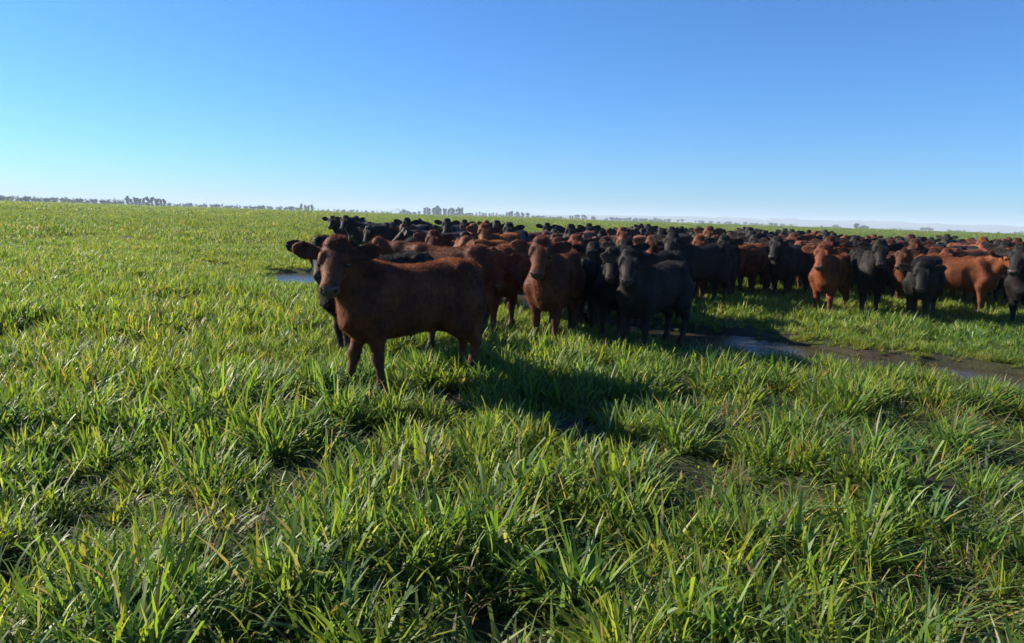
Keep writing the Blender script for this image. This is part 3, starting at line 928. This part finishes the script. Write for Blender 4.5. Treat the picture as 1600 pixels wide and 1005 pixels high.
# rows counted back into the herd from a cow one can find
for q in range(len(LAND)):
    for c in 'rb':
        for k, (_, _, _, o, nm, how) in enumerate(sorted([f for f in FILL if f[0] == q and f[1] == c], key=lambda f: f[2])):
            o['label'] = (f'{nm} cow {how}, {ORD[k]} behind the {LAND[q][0]}' if k else f'{nm} cow {how}, first of its colour behind the {LAND[q][0]}')
print('COWS', len(COWS), 'fill', n_fill)
# ------------------------------------------------------------------ grass: blade tufts scattered over the field
def grass_material():
    t = NT('grass_blades')
    a = t.n('Attribute', attribute_name='blade').outputs['Color']
    geo = t.n('NewGeometry').outputs['Position']
    rnd = t.n('ObjectInfo').outputs['Random']
    big = t.noise(0.35, 3, 0.5, geo)
    f = t.math('ADD', t.math('MULTIPLY', big, 0.7), t.math('MULTIPLY', rnd, 0.3))
    tint = t.ramp(f, [(0.25, (0.60, 0.88, 1.15)), (0.5, (0.90, 1.0, 1.06)), (0.75, (1.30, 1.13, 0.92))])
    col = t.mix(1.0, a, tint, 'MULTIPLY')
    p = t.n('BsdfPrincipled'); t.put(p.inputs['Base Color'], col)
    p.inputs['Roughness'].default_value = 0.48
    p.inputs['Specular IOR Level'].default_value = 0.22
    tr = t.n('BsdfTranslucent')
    t.put(tr.inputs[0], t.mix(1.0, col, (2.25, 2.0, 0.85, 1), 'MULTIPLY'))
    mx = t.n('MixShader'); mx.inputs[0].default_value = 0.42
    t.put(mx.inputs[1], p.outputs[0]); t.put(mx.inputs[2], tr.outputs[0])
    return t.surf(mx.outputs[0])
GRASS = grass_material()
PALETTE = np.array([(0.078, 0.128, 0.018), (0.110, 0.155, 0.020), (0.055, 0.100, 0.022), (0.062, 0.100, 0.038), (0.150, 0.175, 0.024), (0.095, 0.142, 0.020),
                    (0.170, 0.160, 0.036), (0.19, 0.155, 0.085), (0.16, 0.115, 0.055), (0.175, 0.195, 0.070)])  # last entry: pale blades, glancing sun and sky sheen put into their colour

def blades(seed, n, spread, L, Wd, lean, droop, seg, common=0.0, wts=None, clumps=0):
    """n leaf blades rooted within spread; lean/droop are ranges; common pulls all one way (trodden)"""
    r = np.random.default_rng(seed)
    wts = np.array(wts if wts is not None else [5, 5, 4.5, 3.5, 2.5, 5, 0.5, 0.7, 0.6, 2.4], float)
    if clumps:
        cc = r.uniform(-1, 1, (clumps, 2)) * spread
        base = cc[r.integers(0, clumps, n)] + r.normal(0, 0.035, (n, 2))
    else:
        ang = r.uniform(0, 2 * np.pi, n); rr = spread * np.sqrt(r.random(n))
        base = np.stack([rr * np.cos(ang), rr * np.sin(ang)], 1)
    az = r.uniform(0, 2 * np.pi, n)
    if not clumps and spread < 0.2:
        az = np.where(r.random(n) < 0.6, np.arctan2(base[:, 1], base[:, 0]) + r.normal(0, 0.7, n), az)
    if common > 0:
        az = np.where(r.random(n) < common, 0.6 + r.normal(0, 0.5, n), az)
    l = r.uniform(*L, n); w = r.uniform(*Wd, n) * 0.5
    th = np.radians(r.uniform(*lean, n)); dr = np.radians(r.uniform(*droop, n))
    kink = r.random(n) < 0.12
    bitten = r.random(n) < 0.09            # grazed blades end square
    hx, hy = np.cos(az), np.sin(az)
    tw = az + np.pi / 2 + r.normal(0, 0.5, n)
    sx, sy = np.cos(tw), np.sin(tw)
    pts = np.zeros((n, 3)); pts[:, :2] = base
    rows = []
    for k in range(seg + 1):
        q = k / seg
        prof = (1.0 - q ** 2.2) * (0.75 + 0.5 * q) if q < 1 else 0.0
        ww = np.where(bitten, w * (0.65 + 0.1 * q), w * prof) + 0.0004
        rows.append(np.stack([pts - np.stack([sx, sy, 0 * sx], 1) * ww[:, None], pts + np.stack([sx, sy, 0 * sx], 1) * ww[:, None]], 1))
        bend = dr * (q ** 1.6) + np.where(kink & (q > 0.45), 1.1, 0)
        a = np.minimum(th + bend, 2.6)
        stp = l / seg
        pts = pts + np.stack([hx * np.sin(a), hy * np.sin(a), np.cos(a)], 1) * stp[:, None]
        pts[:, 2] = np.maximum(pts[:, 2], 0.008)
    V = np.stack(rows, 1).reshape(n, -1, 3)                 # n, (seg+1)*2, 3
    m = (seg + 1) * 2
    q0 = np.arange(seg) * 2
    quad = np.stack([q0, q0 + 1, q0 + 3, q0 + 2], 1)
    Fq = (np.arange(n)[:, None, None] * m + quad[None]).reshape(-1, 4)
    me = mesh_from('grass_tuft', V.reshape(-1, 3), Fq, GRASS, True)
    c = PALETTE[r.choice(len(PALETTE), n, p=wts / wts.sum())] * r.uniform(0.75, 1.62, (n, 1))
    grad = np.repeat(np.linspace(0.0, 1.0, seg + 1), 2)     # stems are paler and yellower at the root, as in young cereal
    cc = c[:, None, :] * (0.8 + 0.25 * grad[None, :, None])
    cc = cc + (1 - grad[None, :, None]) ** 3 * np.array((0.05, 0.045, 0.012))
    ca = me.color_attributes.new('blade', 'FLOAT_COLOR', 'POINT')
    ca.data.foreach_set('color', np.concatenate([cc, np.ones(cc.shape[:2] + (1,))], 2).astype(np.float32).ravel())
    return me

tufts = bpy.data.collections.new('grass_tufts')
KINDS = {}
def add_kind(kind, meshes):
    ids = []
    for me in meshes:
        i = len(tufts.objects)
        o = bpy.data.objects.new('grass_tuft_%03d' % i, me)
        tufts.objects.link(o); ids.append(i)
    KINDS[kind] = ids
DRY = [2, 2, 1, 1, 2, 2, 1.5, 3, 3, 1]
add_kind('tuft', [blades(s, 54, 0.075, (0.11, 0.32), (0.010, 0.022), (3, 55), (0, 85), 5) for s in range(8)])
add_kind('leafy', [blades(20 + s, 56, 0.13, (0.06, 0.19), (0.009, 0.019), (10, 75), (0, 70), 4) for s in range(5)])
add_kind('flat', [blades(40 + s, 34, 0.14, (0.12, 0.28), (0.008, 0.018), (45, 88), (0, 45), 4, 0.8, [3, 3, 3, 3, 2, 3, 0.6, 1.8, 1.4, 2]) for s in range(5)])
add_kind('dry', [blades(60 + s, 36, 0.08, (0.10, 0.28), (0.005, 0.011), (5, 70), (0, 70), 4, 0.2, DRY) for s in range(3)])
add_kind('mid', [blades(80 + s, 190, 0.36, (0.08, 0.24), (0.012, 0.023), (8, 70), (0, 70), 3, 0.15, None, 9) for s in range(6)])
add_kind('far', [blades(100 + s, 650, 1.35, (0.12, 0.28), (0.015, 0.030), (8, 66), (5, 70), 2, 0.1, None, 60) for s in range(5)])
add_kind('horizon', [blades(120 + s, 700, 5.5, (0.16, 0.34), (0.05, 0.11), (5, 60), (5, 50), 2, 0.0) for s in range(4)])

P_, I_, R_, S_ = [], [], [], []
def scatter(kind, n, r0, r1, half, size, keep, seed, power=1.0, extra=None):
    r = np.random.default_rng(seed)
    u = r.random(n)
    rad = np.sqrt(r0 * r0 + (r1 * r1 - r0 * r0) * u) if power == 1.0 else r0 * (r1 / r0) ** u
    a = np.radians(r.uniform(-half, half, n))
    x, y = rad * np.sin(a), rad * np.cos(a)
    if extra is not None: x, y = extra(r, n)
    k = keep(x, y, r.random(n))
    x, y = x[k], y[k]
    z = height(x, y)
    m = len(x)
    s = r.uniform(*size, m) * (0.70 + 0.60 * noise2(x * 0.55, y * 0.55, 31)) * (0.50 + 0.50 * np.clip((puddle_d(x, y) - 0.1) / 2.2, 0, 1))
    P_.append(np.stack([x, y, z - 0.005], 1)); S_.append(s)
    I_.append(r.choice(KINDS[kind], m))
    R_.append(np.stack([r.normal(0, 0.10, m), r.normal(0, 0.10, m), r.uniform(0, 2 * np.pi, m)], 1))

def wet(x, y): return puddle_d(x, y)
def gap(x, y):
    """tufts stand apart, more so on the trodden side"""
    g = noise2(x * 3.3 + 7, y * 3.3, 61) * 0.65 + noise2(x * 7.0, y * 7.0 + 2, 62) * 0.35
    return g > 0.30 + 0.19 * np.clip((x + 1.5) / 3.0, 0, 1) * np.clip(1.6 - np.hypot(x, y) / 8, 0, 1)
def bare(x, y):
    """0 lush .. 1 trodden bare; more hoof marks towards the right of the gateway side"""
    b = noise2(x * 0.9 + 5, y * 0.9, 21) * 0.45 + noise2(x * 2.6, y * 2.6 + 3, 22) * 0.55
    side = np.clip((x + 0.3) / 2.5, 0, 1) * np.clip(1.5 - np.hypot(x, y) / 9, 0, 1)
    return np.clip((b - 0.565 + 0.13 * side) / 0.12, 0, 1)
scatter('tuft', 6400, 1.0, 11, 52, (0.70, 1.15), lambda x, y, q: (wet(x, y) > 0.30) & (q > 0.97 * bare(x, y)) & gap(x, y), 1)
scatter('leafy', 6400, 1.0, 11, 52, (0.7, 1.15), lambda x, y, q: (wet(x, y) > 0.15) & (q > 0.9 * bare(x, y)) & gap(x, y), 2)
scatter('flat', 3400, 1.0, 11, 52, (0.7, 1.15), lambda x, y, q: (wet(x, y) > 0.1) & (q < 0.3 + 0.35 * np.clip(x / 3, 0, 1)), 3)
scatter('flat', 1500, 1.0, 11, 52, (0.6, 1.0), lambda x, y, q: (wet(x, y) > 0.1) & (bare(x, y) > 0.4), 13)
scatter('tuft', 420, 1.2, 9, 52, (1.0, 1.3), lambda x, y, q: (wet(x, y) > 0.5) & (bare(x, y) < 0.3), 14)
scatter('tuft', 520, 6, 14, 48, (0.5, 0.85), lambda x, y, q: (wet(x, y) < 0.1) & (wet(x, y) > -0.45) & (noise2(x * 1.7, y * 1.7, 71) > 0.5), 15)
scatter('dry', 1000, 1.0, 12, 52, (0.7, 1.2), lambda x, y, q: (wet(x, y) > 0.0) & (q < 0.35 + 0.6 * noise2(x * 0.7, y * 0.7, 40)), 4)
scatter('tuft', 420, 7, 14, 45, (0.5, 0.8), lambda x, y, q: (np.abs(wet(x, y) - 0.2) < 0.2), 5)
scatter('mid', 9000, 10, 32, 50, (0.85, 1.2), lambda x, y, q: (wet(x, y) > 0.28), 6)
scatter('tuft', 5000, 10, 26, 48, (0.75, 1.1), lambda x, y, q: (wet(x, y) > 0.10) & (q > 0.7 * bare(x, y)), 7)
scatter('far', 6500, 30, 130, 48, (0.9, 1.2), lambda x, y, q: q < 2, 8)
scatter('horizon', 7000, 120, 800, 46, (0.9, 1.2), lambda x, y, q: q < 2, 9)
# a line of ranker, darker growth across the open field
def strip(r, n):
    u = r.random(n)
    px = -60 + 520 * u
    D = 118 + 60 * u ** 1.3 + r.normal(0, 1.4, n)
    return (px - 800) / F * D, D
scatter('far', 420, 1, 2, 1, (1.5, 2.1), lambda x, y, q: noise2(x * 0.12, y * 0.02, 50) > 0.42, 10, extra=strip)

P = np.concatenate(P_); I = np.concatenate(I_); Rr = np.concatenate(R_); S = np.concatenate(S_)
gm = bpy.data.meshes.new('grass')
gm.vertices.add(len(P)); gm.vertices.foreach_set('co', P.astype(np.float32).ravel())
gm.attributes.new('pick', 'INT', 'POINT').data.foreach_set('value', I.astype(np.int32))
gm.attributes.new('turn', 'FLOAT_VECTOR', 'POINT').data.foreach_set('vector', Rr.astype(np.float32).ravel())
gm.attributes.new('size', 'FLOAT', 'POINT').data.foreach_set('value', S.astype(np.float32))
gm.materials.append(GRASS)
go = link('grass', gm)
tag(go, 'long green cereal grass covering the whole pasture', 'grass', kind='stuff')
ng = bpy.data.node_groups.new('grass_scatter', 'GeometryNodeTree')
ng.interface.new_socket('Geometry', in_out='INPUT', socket_type='NodeSocketGeometry')
ng.interface.new_socket('Geometry', in_out='OUTPUT', socket_type='NodeSocketGeometry')
gi = ng.nodes.new('NodeGroupInput'); gout = ng.nodes.new('NodeGroupOutput')
iop = ng.nodes.new('GeometryNodeInstanceOnPoints')
ci = ng.nodes.new('GeometryNodeCollectionInfo')
ci.inputs['Collection'].default_value = tufts
ci.inputs['Separate Children'].default_value = True
ci.inputs['Reset Children'].default_value = True
def attr(nm, ty):
    a = ng.nodes.new('GeometryNodeInputNamedAttribute'); a.data_type = ty
    a.inputs['Name'].default_value = nm
    return a.outputs['Attribute']
ng.links.new(gi.outputs[0], iop.inputs['Points'])
ng.links.new(ci.outputs[0], iop.inputs['Instance'])
iop.inputs['Pick Instance'].default_value = True
ng.links.new(attr('pick', 'INT'), iop.inputs['Instance Index'])
er = ng.nodes.new('FunctionNodeEulerToRotation')
ng.links.new(attr('turn', 'FLOAT_VECTOR'), er.inputs[0])
ng.links.new(er.outputs[0], iop.inputs['Rotation'])
ng.links.new(attr('size', 'FLOAT'), iop.inputs['Scale'])
ng.links.new(iop.outputs[0], gout.inputs[0])
md = go.modifiers.new('scatter', 'NODES'); md.node_group = ng
print('GRASS', len(P))

# ------------------------------------------------------------------ haze: pale air that the far trees and the ridge fade into
def build_haze():
    x0, x1, y0, y1, z0, z1 = -8000, 8000, -200, 8000, -6.0, 66.0
    vv = [(x0, y0, z0), (x1, y0, z0), (x1, y1, z0), (x0, y1, z0), (x0, y0, z1), (x1, y0, z1), (x1, y1, z1), (x0, y1, z1)]
    ff = [(0, 3, 2, 1), (4, 5, 6, 7), (0, 1, 5, 4), (1, 2, 6, 5), (2, 3, 7, 6), (3, 0, 4, 7)]
    t = NT('haze_air')
    v = t.n('VolumePrincipled')
    v.inputs['Color'].default_value = (0.70, 0.84, 1.0, 1)
    v.inputs['Density'].default_value = 0.00022
    v.inputs['Anisotropy'].default_value = 0.0
    t.t.links.new(v.outputs[0], t.out.inputs['Volume'])
    o = link('haze', mesh_from('haze', vv, ff, t.m))
    tag(o, 'thin pale blue air haze over the plain', 'haze', kind='stuff')
build_haze()
